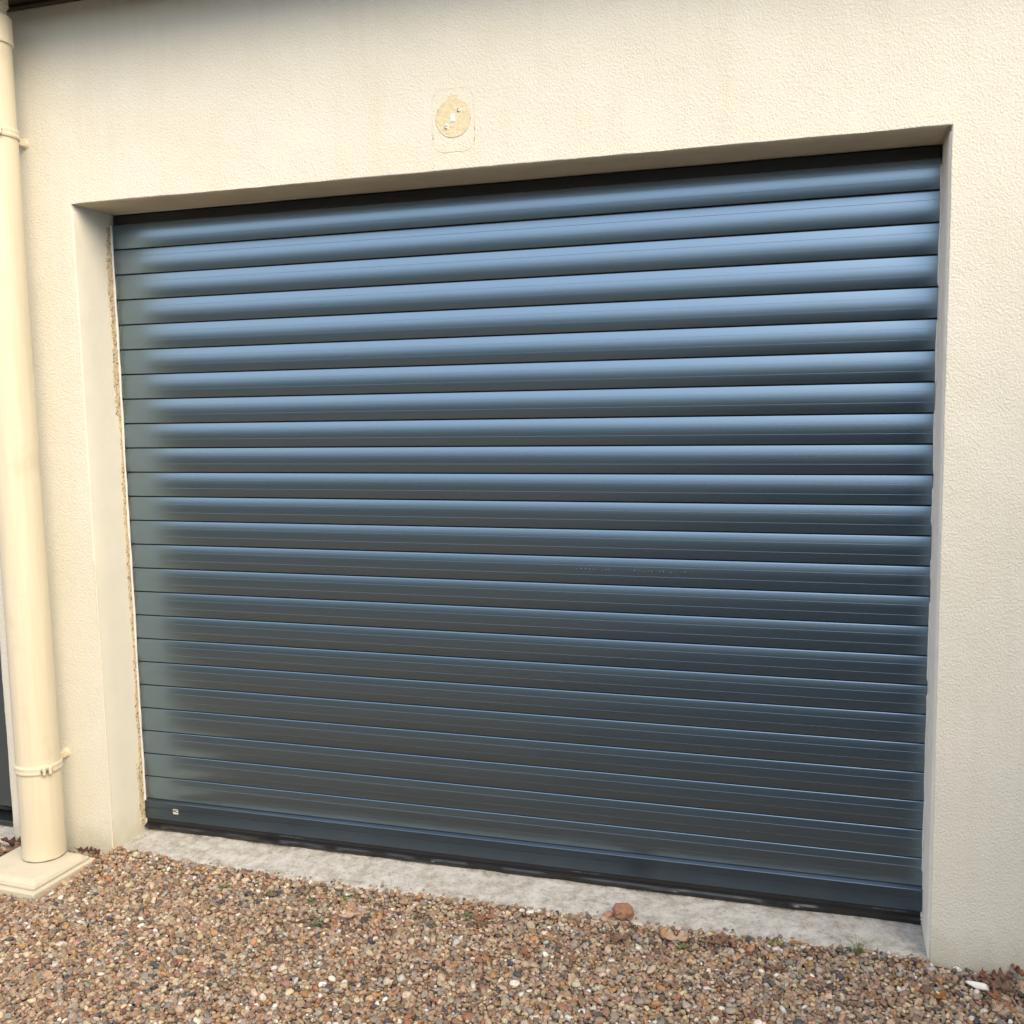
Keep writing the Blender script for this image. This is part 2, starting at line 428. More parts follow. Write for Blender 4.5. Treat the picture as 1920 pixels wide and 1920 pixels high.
# mark left on the wall by a lamp that was taken down
SC = Vector((1.200, 0, 2.122))
def lamp_mark():
    r = 0.0475; V = [(SC.x, -0.0010, SC.z)]; pts = []
    a0 = math.asin(0.0140 / r)
    raw = [(0.0140, 0.0560), (-0.0140, 0.0560)] + [(-r * math.sin(t), r * 1.01 * math.cos(t)) for t in np.linspace(a0, 2 * math.pi - a0, 62)]
    for k, (x, z) in enumerate(raw):
        pts.append((SC.x + x + 0.0007 * float(vnoise(k * 0.8, 3)), SC.z + z + 0.0007 * float(vnoise(k * 0.8, 13))))
    for x, z in pts: V.append((x, -0.0010, z))
    for x, z in pts: V.append((x, 0.002, z))
    n = 64; F = [(0, 1 + k, 1 + (k + 1) % n) for k in range(n)] + [(1 + k, 1 + n + k, 1 + n + (k + 1) % n, 1 + (k + 1) % n) for k in range(n)]
    o = under(meshobj('lamp_mark', V, F, MSCAR), wall); o['label'] = 'round beige paint mark with a tab on top'
    ring = [(x, -0.0007, z) for x, z in pts] + [(pts[0][0], -0.0007, pts[0][1])]
    Vr, Fr = sweep(ring, 0.0008, 5); q = meshobj('paint_ridge', Vr, Fr, MRIDGE); q.parent = o; q.matrix_parent_inverse = Matrix.Translation(-wall.location)
    q.matrix_parent_inverse = o.matrix_world.inverted() if False else Matrix.Identity(4)
    # outer outline: tall rounded rectangle
    oc = []; hw, hh, rr = 0.0575, 0.079, 0.032
    for cx, cz, a0 in ((hw - rr, hh - rr, 0), (-hw + rr, hh - rr, 90), (-hw + rr, -hh + rr, 180), (hw - rr, -hh + rr, 270)):
        for s in range(9):
            th = R(a0 + s * 11.25); oc.append((SC.x + cx + rr * math.cos(th), -0.0001, SC.z - 0.005 + cz + rr * math.sin(th)))
    oc.append(oc[0])
    fine = []
    for a, b in zip(oc[:-1], oc[1:]):
        nseg = max(1, int((Vector(b) - Vector(a)).length / 0.006))
        fine += [tuple(Vector(a).lerp(Vector(b), t / nseg)) for t in range(nseg)]
    fine.append(oc[-1])
    Vr, Fr = sweep(fine, 0.0007, 5); q = meshobj('paint_ridge', Vr, Fr, MRIDGE); q.parent = o
    for dx, dz, rx, rz in ((-0.002, -0.002, 0.0085, 0.0125), (0.0165, 0.0185, 0.0065, 0.006), (-0.0185, -0.0215, 0.0065, 0.0085)):
        V = [(SC.x + dx, -0.0035, SC.z + dz)]; n = 14
        for ring_, yy in ((0.6, -0.0034), (1.0, -0.0012)):
            for k in range(n):
                th = 2 * math.pi * k / n; f = ring_ * (0.62 + 0.6 * random.random())
                V.append((SC.x + dx + rx * f * math.cos(th), yy, SC.z + dz + rz * f * math.sin(th)))
        F = [(0, 1 + k, 1 + (k + 1) % n) for k in range(n)] + [(1 + k, 1 + n + k, 1 + n + (k + 1) % n, 1 + (k + 1) % n) for k in range(n)]
        f_ = meshobj('filler_plug', V, F, MFILL); f_.parent = o
        if rx < 0.008:
            V, F = sweep([(SC.x + dx + 0.0035 * math.cos(t), -0.0036, SC.z + dz + 0.0035 * math.sin(t)) for t in np.linspace(0, 5.4, 12)], 0.0008, 5)
            h_ = meshobj('screw_hole', V, F, MLINE); h_.parent = o
lamp_mark()

# ------------------------------------------------------------------ roof eave
eave = empty('roof_eave', (1.2, 0, EAVE)); tag(eave, 'dark stained eave boards at the top of the cream wall', 'eave')
bm = bmesh.new()
for i in range(2):
    box_bm(bm, -4, 8, -0.006 - 0.092 * (i + 1) + 0.002, -0.006 - 0.092 * i - 0.002, EAVE, EAVE + 0.018, 0.002)
under(bmobj('soffit', bm, MWOOD), eave)
bm = bmesh.new(); box_bm(bm, -4, 8, -0.026, -0.004, EAVE - 0.010, EAVE - 0.002, 0.002); under(bmobj('soffit_trim', bm, MWOOD), eave)
bm = bmesh.new(); box_bm(bm, -4, 8, -0.212, -0.1915, EAVE - 0.012, EAVE + 0.17, 0.003); under(bmobj('fascia', bm, MWOOD), eave)
bm = bmesh.new(); box_bm(bm, -4, 8, -0.22, 0.5, EAVE + 0.172, EAVE + 0.24); under(bmobj('roof_deck', bm, MDARK), eave)

# ------------------------------------------------------------------ roller shutter
sh = empty('roller_shutter', (W / 2, D, 0))
tag(sh, 'closed anthracite roller shutter with horizontal slats filling the wide opening', 'roller shutter')

def slat_profile():
    """(y, z) from the top joint down; y grows into the house"""
    a0, a1 = R(12.5), R(-10.0); Rr = P / (math.sin(a0) - math.sin(a1))
    def on(s):               # s 0..1 along z
        sn = math.sin(a0) + (math.sin(a1) - math.sin(a0)) * s
        c = math.sqrt(1 - sn * sn)
        return -(Rr * c - Rr * math.cos(a0))
    prof = [(0.014, 0.0040), (0.008, 0.0002)]
    py, pz, rr = on(0.055), -0.055 * P, 0.0035; cy_, cz_ = py + rr * math.cos(a0), pz - rr * math.sin(a0)
    for a in (75, 65, 55, 45, 36, 28, 21): prof.append((cy_ - rr * math.cos(R(a)), cz_ + rr * math.sin(R(a))))
    g = [0.315, 0.655]; gw = 0.00045 / P
    ss = list(np.linspace(0.055, 0.975, 40))
    pts = []
    for s in ss:
        if all(abs(s - q) > gw * 1.6 for q in g): pts.append((s, 0))
    for q in g: pts += [(q - gw, 0), (q - gw * 0.1, 0.00013), (q + gw * 0.1, 0.00013), (q + gw, 0)]
    for s, d in sorted(pts): prof.append((on(s) + d, -P * s))
    e = on(1.0)
    prof += [(e + 0.0006, -P * 0.986), (e + 0.0020, -P * 0.992), (e + 0.0110, -P * 0.992)]
    return prof
def make_slat():
    prof = slat_profile(); xs = np.linspace(0.004, W - 0.004, 25); V = []; F = []; n = len(prof)
    for x in xs:
        for y, z in prof: V.append((x - W / 2, y, z))
    for i in range(len(xs) - 1):
        for k in range(n - 1): F.append((i * n + k, i * n + k + 1, (i + 1) * n + k + 1, (i + 1) * n + k))
    o = meshobj('slat', V, F, MS)
    me = o.data
    # flat across the grooves, smooth over the bow
    me.polygons.foreach_set('use_smooth', [True] * len(me.polygons))
    bm = bmesh.new(); bm.from_mesh(me); bmesh.ops.recalc_face_normals(bm, faces=bm.faces)
    if sum(f.normal.y * f.calc_area() for f in bm.faces) > 0: bmesh.ops.reverse_faces(bm, faces=bm.faces)
    for e in bm.edges:
        if len(e.link_faces) == 2 and e.calc_face_angle(0) > R(9): e.smooth = False
    bm.to_mesh(me); bm.free()
    return o
slat0 = make_slat(); slat0.parent = sh; slat0.location = (0, 0, Z0)
for kx in range(1, 24):
    c = slat0.copy(); COL.objects.link(c); c.parent = sh
    c.location = (0, 0.0006 * float(vnoise(kx * 3.1, 0.3)), Z0 - P * kx)
    c.rotation_euler = (R(0.7 * float(vnoise(kx * 2.3, 8.7))), 0, 0)

def par_sh(o): o.parent = sh; o.matrix_parent_inverse = Matrix.Translation(-sh.location); return o
bm = bmesh.new(); box_bm(bm, 0.003, W - 0.003, D + 0.006, D + 0.05, Z0 - 0.002, ZT - 0.004, 0.003); par_sh(bmobj('head_box', bm, MDARK))
# bottom bar: ledge that catches the sky, groove, flat face, return
zb = Z0 - 24 * P
def extrude_profile(name, prof, mat, x0=0.004, x1=W - 0.004, n=2, smooth=True, wave=None):
    xs = np.linspace(x0, x1, n); V = []; F = []; m_ = len(prof)
    for x in xs:
        for j, (y, z) in enumerate(prof):
            dy, dz = wave(x, j) if wave else (0, 0)
            V.append((x, y + dy, z + dz))
    for i in range(n - 1):
        for k in range(m_ - 1): F.append((i * m_ + k, i * m_ + k + 1, (i + 1) * m_ + k + 1, (i + 1) * m_ + k))
    o = meshobj(name, V, F, mat); me = o.data
    bm = bmesh.new(); bm.from_mesh(me); bmesh.ops.recalc_face_normals(bm, faces=bm.faces)
    if sum(f.normal.y * f.calc_area() for f in bm.faces) > 0: bmesh.ops.reverse_faces(bm, faces=bm.faces)
    for f in bm.faces: f.smooth = smooth
    for e in bm.edges:
        if len(e.link_faces) == 2 and e.calc_face_angle(0) > R(20): e.smooth = False
    bm.to_mesh(me); bm.free()
    return par_sh(o)
yb = D - 0.010
extrude_profile('bottom_bar', [(D + 0.010, zb + 0.0035), (D - 0.002, zb - 0.0005), (yb, zb - 0.0062), (yb - 0.0008, zb - 0.0078), (yb - 0.0008, zb - 0.026),
    (yb + 0.0002, zb - 0.0268), (yb + 0.0002, zb - 0.0278), (yb - 0.0008, zb - 0.0284), (yb - 0.0008, zb - 0.064), (yb + 0.002, zb - 0.0665), (D + 0.02, zb - 0.0665)], MBAR)
zr = zb - 0.0668
extrude_profile('seal_carrier', [(D + 0.02, zr), (yb + 0.006, zr - 0.0005), (yb + 0.006, zr - 0.013), (yb + 0.001, zr - 0.0145), (yb + 0.001, zr - 0.0165), (yb + 0.008, zr - 0.0175)], MBLACK)
def seal_wave(x, j):
    a = float(vnoise(x * 7, 21)) + 0.6 * float(vnoise(x * 19, 5))
    if j < 1: return 0, 0
    f = (0, .3, 1.0, 1.6, 1.6, 1.5, 1.0)[min(j, 6)]
    return -0.011 * a * f, 0.0100 * a * f * (1 if j > 2 else 0.4)
extrude_profile('rubber_seal', [(yb + 0.010, zr - 0.017), (yb + 0.003, zr - 0.0185), (yb - 0.001, zr - 0.024), (yb - 0.001, zr - 0.030), (yb + 0.003, zr - 0.0365), (yb + 0.010, zr - 0.0385), (yb + 0.020, zr - 0.037)],
    MBLACK, n=260, wave=seal_wave)
# small white label with two printed letters
sx, sz, sy = 0.122, 0.0805, yb - 0.0012
bm = bmesh.new(); box_bm(bm, sx - 0.0095, sx + 0.0095, sy - 0.0004, sy, sz - 0.0082, sz + 0.0082); stk = par_sh(bmobj('sticker', bm, MSTICK))
def text_obj(s, size, loc, mat, parent, name, bold=0.0):
    cu = bpy.data.curves.new('t', 'FONT'); cu.body = s; cu.size = size; cu.align_x = 'CENTER'; cu.align_y = 'CENTER'; cu.offset = bold; cu.extrude = 0.0001
    to = bpy.data.objects.new('t', cu); COL.objects.link(to); bpy.context.view_layer.update()
    me = bpy.data.meshes.new_from_object(to.evaluated_get(bpy.context.evaluated_depsgraph_get()))
    bpy.data.objects.remove(to); me.materials.clear(); me.materials.append(mat)
    me.transform(Matrix.Translation(loc) @ Matrix.Rotation(R(90), 4, 'X'))
    o = bpy.data.objects.new(name, me); COL.objects.link(o); o.parent = parent; return o
t = text_obj('BC', 0.0122, (sx, sy - 0.0008, sz + 0.001), MPRINT, stk, 'lettering', 0.0006)
t.matrix_parent_inverse = Matrix.Translation(-sh.location) @ Matrix.Identity(4)
t.matrix_parent_inverse = Matrix.Identity(4)
# faint moulded print along the seal carrier and pale specks on one slat
def marks(name, pts, mat, w_, h_, yv):
    V = []; F = []
    for x, z in pts:
        i = len(V); a, b = w_ * random.uniform(.6, 1.2), h_ * random.uniform(.8, 1.1)
        V += [(x - a, yv, z - b), (x + a, yv, z - b), (x + a, yv, z + b), (x - a, yv, z + b), (x, yv - 0.0003, z)]
        F += [(i, i + 1, i + 4), (i + 1, i + 2, i + 4), (i + 2, i + 3, i + 4), (i + 3, i, i + 4)]
    return par_sh(meshobj(name, V, F, mat))
for x0 in (0.50, 1.45, 2.27):
    marks('moulded_print', [(x0 + 0.0052 * i, zr - 0.0065) for i in range(16) if i not in (6, 9)], MFAINT, 0.0016, 0.0021, yb + 0.0057)
sp0 = None
for i in (0, 1, 2, 3, 3.8, 4.6, 6, 6.7, 7.4, 13, 14, 15, 16, 16.8, 18.5, 19.3, 21, 24):
    if sp0 is None:
        bm = bmesh.new(); bmesh.ops.create_icosphere(bm, subdivisions=1, radius=0.0010); sp0 = bmobj('pale_speck', bm, MDOT, sh, True); o = sp0
    else:
        o = sp0.copy(); COL.objects.link(o); o.parent = sh
    o.location = (1.474 + 0.0125 * i - W / 2, -0.0062, 0.926 - 0.00008 * i + random.uniform(-.001, .001)); k_ = random.uniform(.6, 1.2); o.scale = (k_, 0.5, k_)

# sealant beads belong to the wall's reveal
def seal_bead(x0, sgn, z0, z1, r, gap=False):
    path = []; rad = []; z = z0
    while z < z1:
        path.append((x0 + sgn * (0.003 + 0.0012 * float(vnoise(z * 14, x0 * 3 + 1))), D - 0.006 + 0.002 * float(vnoise(z * 11, 6)), z))
        rr = r * (1 + 0.5 * float(vnoise(z * 20, 31)))
        if gap and float(vnoise(z * 17, 55)) > 0.22: rr *= 0.25
        rad.append(rr); z += 0.01
    V, F = sweep(path, rad, 8); under(meshobj('sealant_bead', V, F, MSEAL, smooth=True), wall)
seal_bead(0.0, 1, 0.008, 1.965, 0.0038)
seal_bead(W, -1, 0.012, 1.95, 0.0034, True)
path = [(x, D - 0.002, ZT - 0.002 + 0.001 * float(vnoise(x * 8, 2))) for x in np.linspace(0.01, 1.0, 60)]
V, F = sweep(path, [0.003 * max(0.15, 1 - i / 60) for i in range(60)], 6); under(meshobj('sealant_bead', V, F, MSEAL, smooth=True), wall)

# ------------------------------------------------------------------ surroundings outside the picture that shade and mirror
gw = empty('shade_wall', (4.2, -3.0, 0)); tag(gw, 'white rendered wall with a coping, added out of view to shade the lower right', 'added wall')  # unseen wall, added to block sun from the lower right of the facade
bm = bmesh.new(); box_bm(bm, 4.1, 4.4, -6.0, -0.02, -0.2, SHADE_WALL_H, 0.006); under(bmobj('wall_body', bm, mat_plain('white_render', (0.82, 0.83, 0.85), 0.9, 0.06, 3, 0.6, 110)), gw)
bm = bmesh.new()
for i in range(12): box_bm(bm, 4.06, 4.44, -6.0 + 0.498 * i, -6.0 + 0.498 * i + 0.490, SHADE_WALL_H + 0.002, SHADE_WALL_H + 0.05, 0.008)
under(bmobj('coping', bm, MC), gw)
def drive():  # unseen asphalt, added to darken what the lower right slats mirror
    k = M('added_asphalt'); v = k.map(); n = k.noise(v, 180, 3, 0.7); b = k.noise(v, 2.0, 4, 0.6)
    mat = k.done(k.mix(k.ramp(n, [(0.35, 0.0), (0.65, 1.0)]), (0.035, 0.036, 0.038), (0.065, 0.065, 0.066)), 0.85, k.bump(n, 0.6, 0.003))
    xs = np.linspace(1.0, 4.05, 14); ys = np.linspace(-13.5, -0.78, 40)
    V = [(x, y, -0.018 + 0.004 * float(vnoise(x * 2, y * 2))) for y in ys for x in xs]; n_ = len(xs)
    F = [(j * n_ + i, j * n_ + i + 1, (j + 1) * n_ + i + 1, (j + 1) * n_ + i) for j in range(len(ys) - 1) for i in range(n_ - 1)]
    tag(meshobj('added_drive', V, F, mat, smooth=True), kind='structure')
drive()
def hedge(x0, x1, y0, y1, H, label, c1, c2, nl, seed):
    rg = np.random.default_rng(seed); q_ = H / 3.9
    h = empty('hedge', ((x0 + x1) / 2, (y0 + y1) / 2, 0)); tag(h, label, 'hedge')
    nx, nz = 90, 16; V = []; F = []
    dy_ = y1 - y0; prof = [(y1, 0), (y1 + .05, 1.0 * q_), (y1, 2.2 * q_), (y1 - .05, 3.2 * q_), (y1 - .19 * dy_, 3.7 * q_), (y1 - .5 * dy_, 3.85 * q_), (y1 - .81 * dy_, 3.7 * q_), (y0, 3.0 * q_), (y0, 0)]
    for i in range(nx + 1):
        x = x0 + (x1 - x0) * i / nx
        for j, (y, z) in enumerate(prof):
            V.append((x, y + 0.5 * q_ * float(vnoise(x * 1.1 / q_, z * 1.3 + j)), z + q_ * (0.5 * float(vnoise(x * 0.5 / q_, 4)) + 0.3 * float(vnoise(x * 1.7, y * 2))) * (z > 2 * q_)))
    m_ = len(prof)
    for i in range(nx):
        for j in range(m_ - 1): F.append((i * m_ + j, i * m_ + j + 1, (i + 1) * m_ + j + 1, (i + 1) * m_ + j))
    G = mat_leaf('hedge_leaf', c1, c2); under(meshobj('foliage_core', V, F, G, smooth=True), h)
    LV = []; LF = []
    for q in range(nl):
        f = F[rg.integers(0, len(F))]; a, b, c, d = [np.array(V[t]) for t in f]; u, v = rg.random(2)
        p = a * (1 - u) * (1 - v) + b * u * (1 - v) + c * u * v + d * (1 - u) * v + rg.normal(0, 0.10, 3)
        e1 = rg.normal(size=3); e1 /= np.linalg.norm(e1); e2 = np.cross(e1, rg.normal(size=3)); e2 /= np.linalg.norm(e2); L = rg.uniform(.05, .12)
        k = len(LV); LV += [p - e1 * L, p + e2 * L * .5, p + e1 * L, p - e2 * L * .5]; LF.append((k, k + 1, k + 2, k + 3))
    under(meshobj('foliage', LV, LF, G), h)
hedge(-16, 15, -15.6, -14.0, 3.9, 'tall clipped evergreen hedge across the drive, facing the shutter', (0.07, 0.105, 0.05), (0.10, 0.13, 0.07), 16000, 77)
hedge(1.5, 4.0, -6.2, -5.2, 1.55, 'low dark laurel hedge, added out of view to darken reflections at the right end of the shutter', (0.02, 0.032, 0.018), (0.035, 0.05, 0.025), 6000, 78)  # second hedge is added out of view to darken the right-hand slat reflections

# ------------------------------------------------------------------ concrete threshold
def slab_grid(name, x0, x1, prof, label, cat, step=0.012):
    xs = np.arange(x0, x1 + step, step); V = []; F = []; n = len(prof)
    for x in xs:
        for j, (y, z) in enumerate(prof):
            V.append((x, y + (0.006 * float(vnoise(x * 14, y * 40 + 3)) + 0.010 * float(vnoise(x * 3.1, 8)) if y < 0.01 else 0), z + 0.0022 * float(vnoise(x * 40, y * 60)) + 0.003 * float(vnoise(x * 5, y * 9))))
    for i in range(len(xs) - 1):
        for k in range(n - 1): F.append((i * n + k, (i + 1) * n + k, (i + 1) * n + k + 1, i * n + k + 1))
    o = meshobj(name, V, F, MC, smooth=True); tag(o, label, cat); return o
tp = [(-0.012, -0.12), (-0.012, -0.03), (-0.0115, -0.012), (-0.008, -0.0045), (0.0, -0.0008), (0.012, 0.0004)] + [(y, 0.0005 + 0.0075 * y / 0.17) for y in np.linspace(0.02, 0.17, 14)] + [(0.2, 0.008), (0.34, 0.008)]
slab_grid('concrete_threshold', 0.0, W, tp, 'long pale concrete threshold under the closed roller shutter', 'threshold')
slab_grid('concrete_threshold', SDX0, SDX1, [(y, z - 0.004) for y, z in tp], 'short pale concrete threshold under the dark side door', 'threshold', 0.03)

# ------------------------------------------------------------------ side door at the left edge
dr = empty('side_door', ((SDX0 + SDX1) / 2, 0.09, 0)); tag(dr, 'narrow dark sliver of side door left of the downpipe', 'door')
bm = bmesh.new()
box_bm(bm, SDX1 - 0.055, SDX1 - 0.001, 0.085, 0.15, 0.022, SDT - 0.002, 0.003)
box_bm(bm, SDX0 + 0.001, SDX0 + 0.055, 0.085, 0.15, 0.022, SDT - 0.002, 0.003)
box_bm(bm, SDX0 + 0.056, SDX1 - 0.056, 0.085, 0.15, SDT - 0.06, SDT - 0.002, 0.003)
under(bmobj('frame', bm, MDARK), dr)
bm = bmesh.new(); box_bm(bm, SDX0 + 0.058, SDX1 - 0.0585, 0.097, 0.14, 0.058, SDT - 0.063, 0.004)
under(bmobj('door_panel', bm, MS), dr)
bm = bmesh.new(); box_bm(bm, SDX0 + 0.002, SDX1 - 0.002, 0.07, 0.15, 0.004, 0.0215, 0.003); under(bmobj('door_sill', bm, MDARK), dr)
bm = bmesh.new(); box_bm(bm, SDX0 + 0.10, SDX0 + 0.125, 0.06, 0.096, 0.98, 1.14, 0.006); under(bmobj('handle', bm, MSCREW), dr)

# ------------------------------------------------------------------ downpipe
PX, PY, PR = -0.158, -0.115, 0.0635
dp = empty('downpipe', (PX, PY, 0)); tag(dp, 'cream plastic downpipe fixed to the wall left of the shutter', 'downpipe')
def par(o, p): o.parent = p; return o
V, F = lathe([(PR, 0.030), (PR, 0.3), (PR, 0.9), (PR, 1.5), (PR, 2.0), (PR, 2.43)], 56)
for i, v in enumerate(V):
    if v[2] < 0.04: V[i] = (v[0], v[1], v[2] - 0.003 * float(vnoise(v[0] * 60, v[1] * 60)))
par(meshobj('pipe', V, F, MPIPE, smooth=True), dp)
V, F = lathe([(PR - 0.004, 0.032), (PR - 0.004, 0.20)], 40); par(meshobj('pipe_bore', V, F, MDARK, smooth=True), dp)
V, F = lathe([(PR, 2.424), (PR + 0.005, 2.424), (PR + 0.0055, 2.432), (PR + 0.0045, 2.440), (PR + 0.0045, 2.497), (PR + 0.002, 2.501), (PR - 0.006, 2.501)], 56); par(meshobj('socket', V, F, MPIPE), dp)
V, F = lathe([(PR - 0.008, 2.50), (PR - 0.008, 2.532), (PR - 0.002, 2.533), (PR - 0.002, 2.70)], 56); par(meshobj('pipe_outlet', V, F, MPIPE), dp)
def bracket(z, screw_ang):
    a_w = math.atan2(-PY, 0.02)
    b = None
    prof = [(PR + 0.0004, z - 0.0125), (PR + 0.0035, z - 0.0125), (PR + 0.005, z - 0.008), (PR + 0.0042, z), (PR + 0.005, z + 0.008), (PR + 0.0035, z + 0.0125), (PR + 0.0004, z + 0.0125)]
    V, F = lathe(prof, 48); b = par(meshobj('bracket', V, F, MPIPE), dp)
    # clip lugs either side of the screw
    bm = bmesh.new()
    ca, sa = math.cos(screw_ang), math.sin(screw_ang)
    for off in (-0.009, 0.009):
        n0 = len(bm.verts); box_bm(bm, PR + 0.001, PR + 0.017, off - 0.005, off + 0.005, z - 0.0125, z + 0.0125, 0.0035, 2)
        bm.verts.ensure_lookup_table()
    bmesh.ops.rotate(bm, cent=(0, 0, 0), matrix=Matrix.Rotation(screw_ang, 3, 'Z'), verts=bm.verts)
    par(bmobj('clip', bm, MPIPE, smooth=False), b)
    tv = Vector((-sa, ca, 0)); pv = Vector((ca, sa, 0)) * (PR + 0.010) + Vector((0, 0, z))
    V, F = sweep([pv - tv * 0.017, pv - tv * 0.0142, pv + tv * 0.016], [0.0055, 0.0055, 0.0028], 10); par(meshobj('screw', V, F, MSCREW), b)
    # arm to the wall with a plug of render round it
    arm = bmesh.new(); box_bm(arm, -0.008, 0.014, 0.05, -PY + 0.004, z - 0.011, z + 0.011, 0.004); par(bmobj('wall_arm', arm, MPIPE), b)
    V, F = sweep([(0.003, -PY - 0.030, z), (0.003, -PY - 0.012, z), (0.003, -PY + 0.004, z)], [0.009, 0.012, 0.019], 12); par(meshobj('wall_plug', V, F, MPIPE), b)
bracket(2.178, R(-42)); bracket(0.312, R(-30))

# concrete gully cover at the pipe's foot
gb = empty('gully_cover', (-0.165, -0.165, 0)); tag(gb, 'cream painted square gully cover at the foot of the downpipe', 'drain cover')
gb.rotation_euler = (0, 0, R(-3))
bm = bmesh.new(); box_bm(bm, -0.150, 0.140, -0.132, 0.118, -0.09, 0.004, 0.004); base = par(bmobj('gully_base', bm, MCOVER), gb)
bm = bmesh.new(); box_bm(bm, -0.136, 0.126, -0.117, 0.104, 0.0045, 0.014, 0.003); par(bmobj('lid_rim', bm, MCOVER), gb)
def lid():
    n = 22; V = []; F = []
    for j in range(n):
        for i in range(n):
            x = -0.130 + 0.250 * i / (n - 1); y = -0.111 + 0.209 * j / (n - 1)
            e = min(i, j, n - 1 - i, n - 1 - j)
            V.append((x, y, (0.0145 if e == 0 else 0.0255 if e > 1 else 0.0245) + 0.0015 * float(vnoise(x * 30, y * 30))))
    for j in range(n - 1):
        for i in range(n - 1): F.append((j * n + i, j * n + i + 1, (j + 1) * n + i + 1, (j + 1) * n + i))
    par(meshobj('lid', V, F, MCOVER, smooth=True), gb)
lid()

# ------------------------------------------------------------------ gravel
def ico(sub):
    bm = bmesh.new(); bmesh.ops.create_icosphere(bm, subdivisions=sub, radius=1.0)
    bm.verts.ensure_lookup_table(); V = np.array([v.co[:] for v in bm.verts]); F = np.array([[v.index for v in f.verts] for f in bm.faces]); bm.free()
    return V / np.linalg.norm(V, axis=1)[:, None], F
ICO = {1: ico(1), 2: ico(2), 3: ico(3)}
def stone_proto(sub, rg, nplanes=12, soft=0.0):
    V, F = ICO[sub]
    n = rg.normal(size=(nplanes, 3)); n /= np.linalg.norm(n, axis=1)[:, None]; h = rg.uniform(0.62, 1.0, nplanes)
    d = V @ n.T; rad = np.where(d > 0.05, h[None, :] / np.maximum(d, 0.05), 9).min(axis=1); rad = np.minimum(rad, 1.12)
    if soft: rad = rad * (1 - soft) + soft
    return V * rad[:, None], F
PAL = np.array([(0.50, 0.36, 0.235), (0.60, 0.48, 0.34), (0.36, 0.235, 0.15), (0.26, 0.165, 0.11), (0.47, 0.25, 0.11), (0.32, 0.285, 0.25), (0.10, 0.10, 0.115), (0.78, 0.74, 0.68), (0.42, 0.25, 0.19), (0.42, 0.36, 0.30), (0.17, 0.12, 0.10), (0.38, 0.16, 0.09)])
PW = np.array([.21, .14, .16, .09, .06, .09, .035, .035, .08, .08, .025, .02]); PW = PW / PW.sum()
def rand_rot(n, rg):
    q = rg.normal(size=(n, 4)); q /= np.linalg.norm(q, axis=1)[:, None]; a, b, c, d = q.T
    return np.stack([np.stack([1 - 2 * (c * c + d * d), 2 * (b * c - a * d), 2 * (b * d + a * c)], -1), np.stack([2 * (b * c + a * d), 1 - 2 * (b * b + d * d), 2 * (c * d - a * b)], -1), np.stack([2 * (b * d - a * c), 2 * (c * d + a * b), 1 - 2 * (b * b + c * c)], -1)], 1)
def gz(x, y):
    """height of the gravel bed's surface"""
    z = -0.020 + 0.012 * vnoise(x * 2.2 + 3, y * 2.2) + 0.006 * vnoise(x * 6, y * 6)
    z = z + 0.012 * np.exp(-((x - 0.05) ** 2 + (y + 0.02) ** 2) / 0.02)
    z = z + 0.017 * np.exp(-(y / 0.045) ** 2) * ((x < W) & (x > 0)) + 0.005 * np.exp(-(y / 0.05) ** 2) * (x >= W)
    z = z - 0.011 * np.exp(-(((x - 0.80) / 0.09) ** 2 + ((y + 0.20) / 0.035) ** 2)) - 0.009 * np.exp(-(((x - 0.75) / 0.05) ** 2 + ((y + 0.31) / 0.03) ** 2))
    return z
def blocked(x, y):
    yl = 0.006
    onsill = (x > 0.0) & (x < W) & (y > yl) | (x > SDX0) & (x < SDX1) & (y > -0.01)
    wall_ = ((x <= 0.0) & (x >= SDX1) | (x >= W) | (x <= SDX0)) & (y > -0.006)
    gully = (x > -0.322) & (x < -0.018) & (y > -0.302) & (y < -0.040)
    return onsill | wall_ | gully
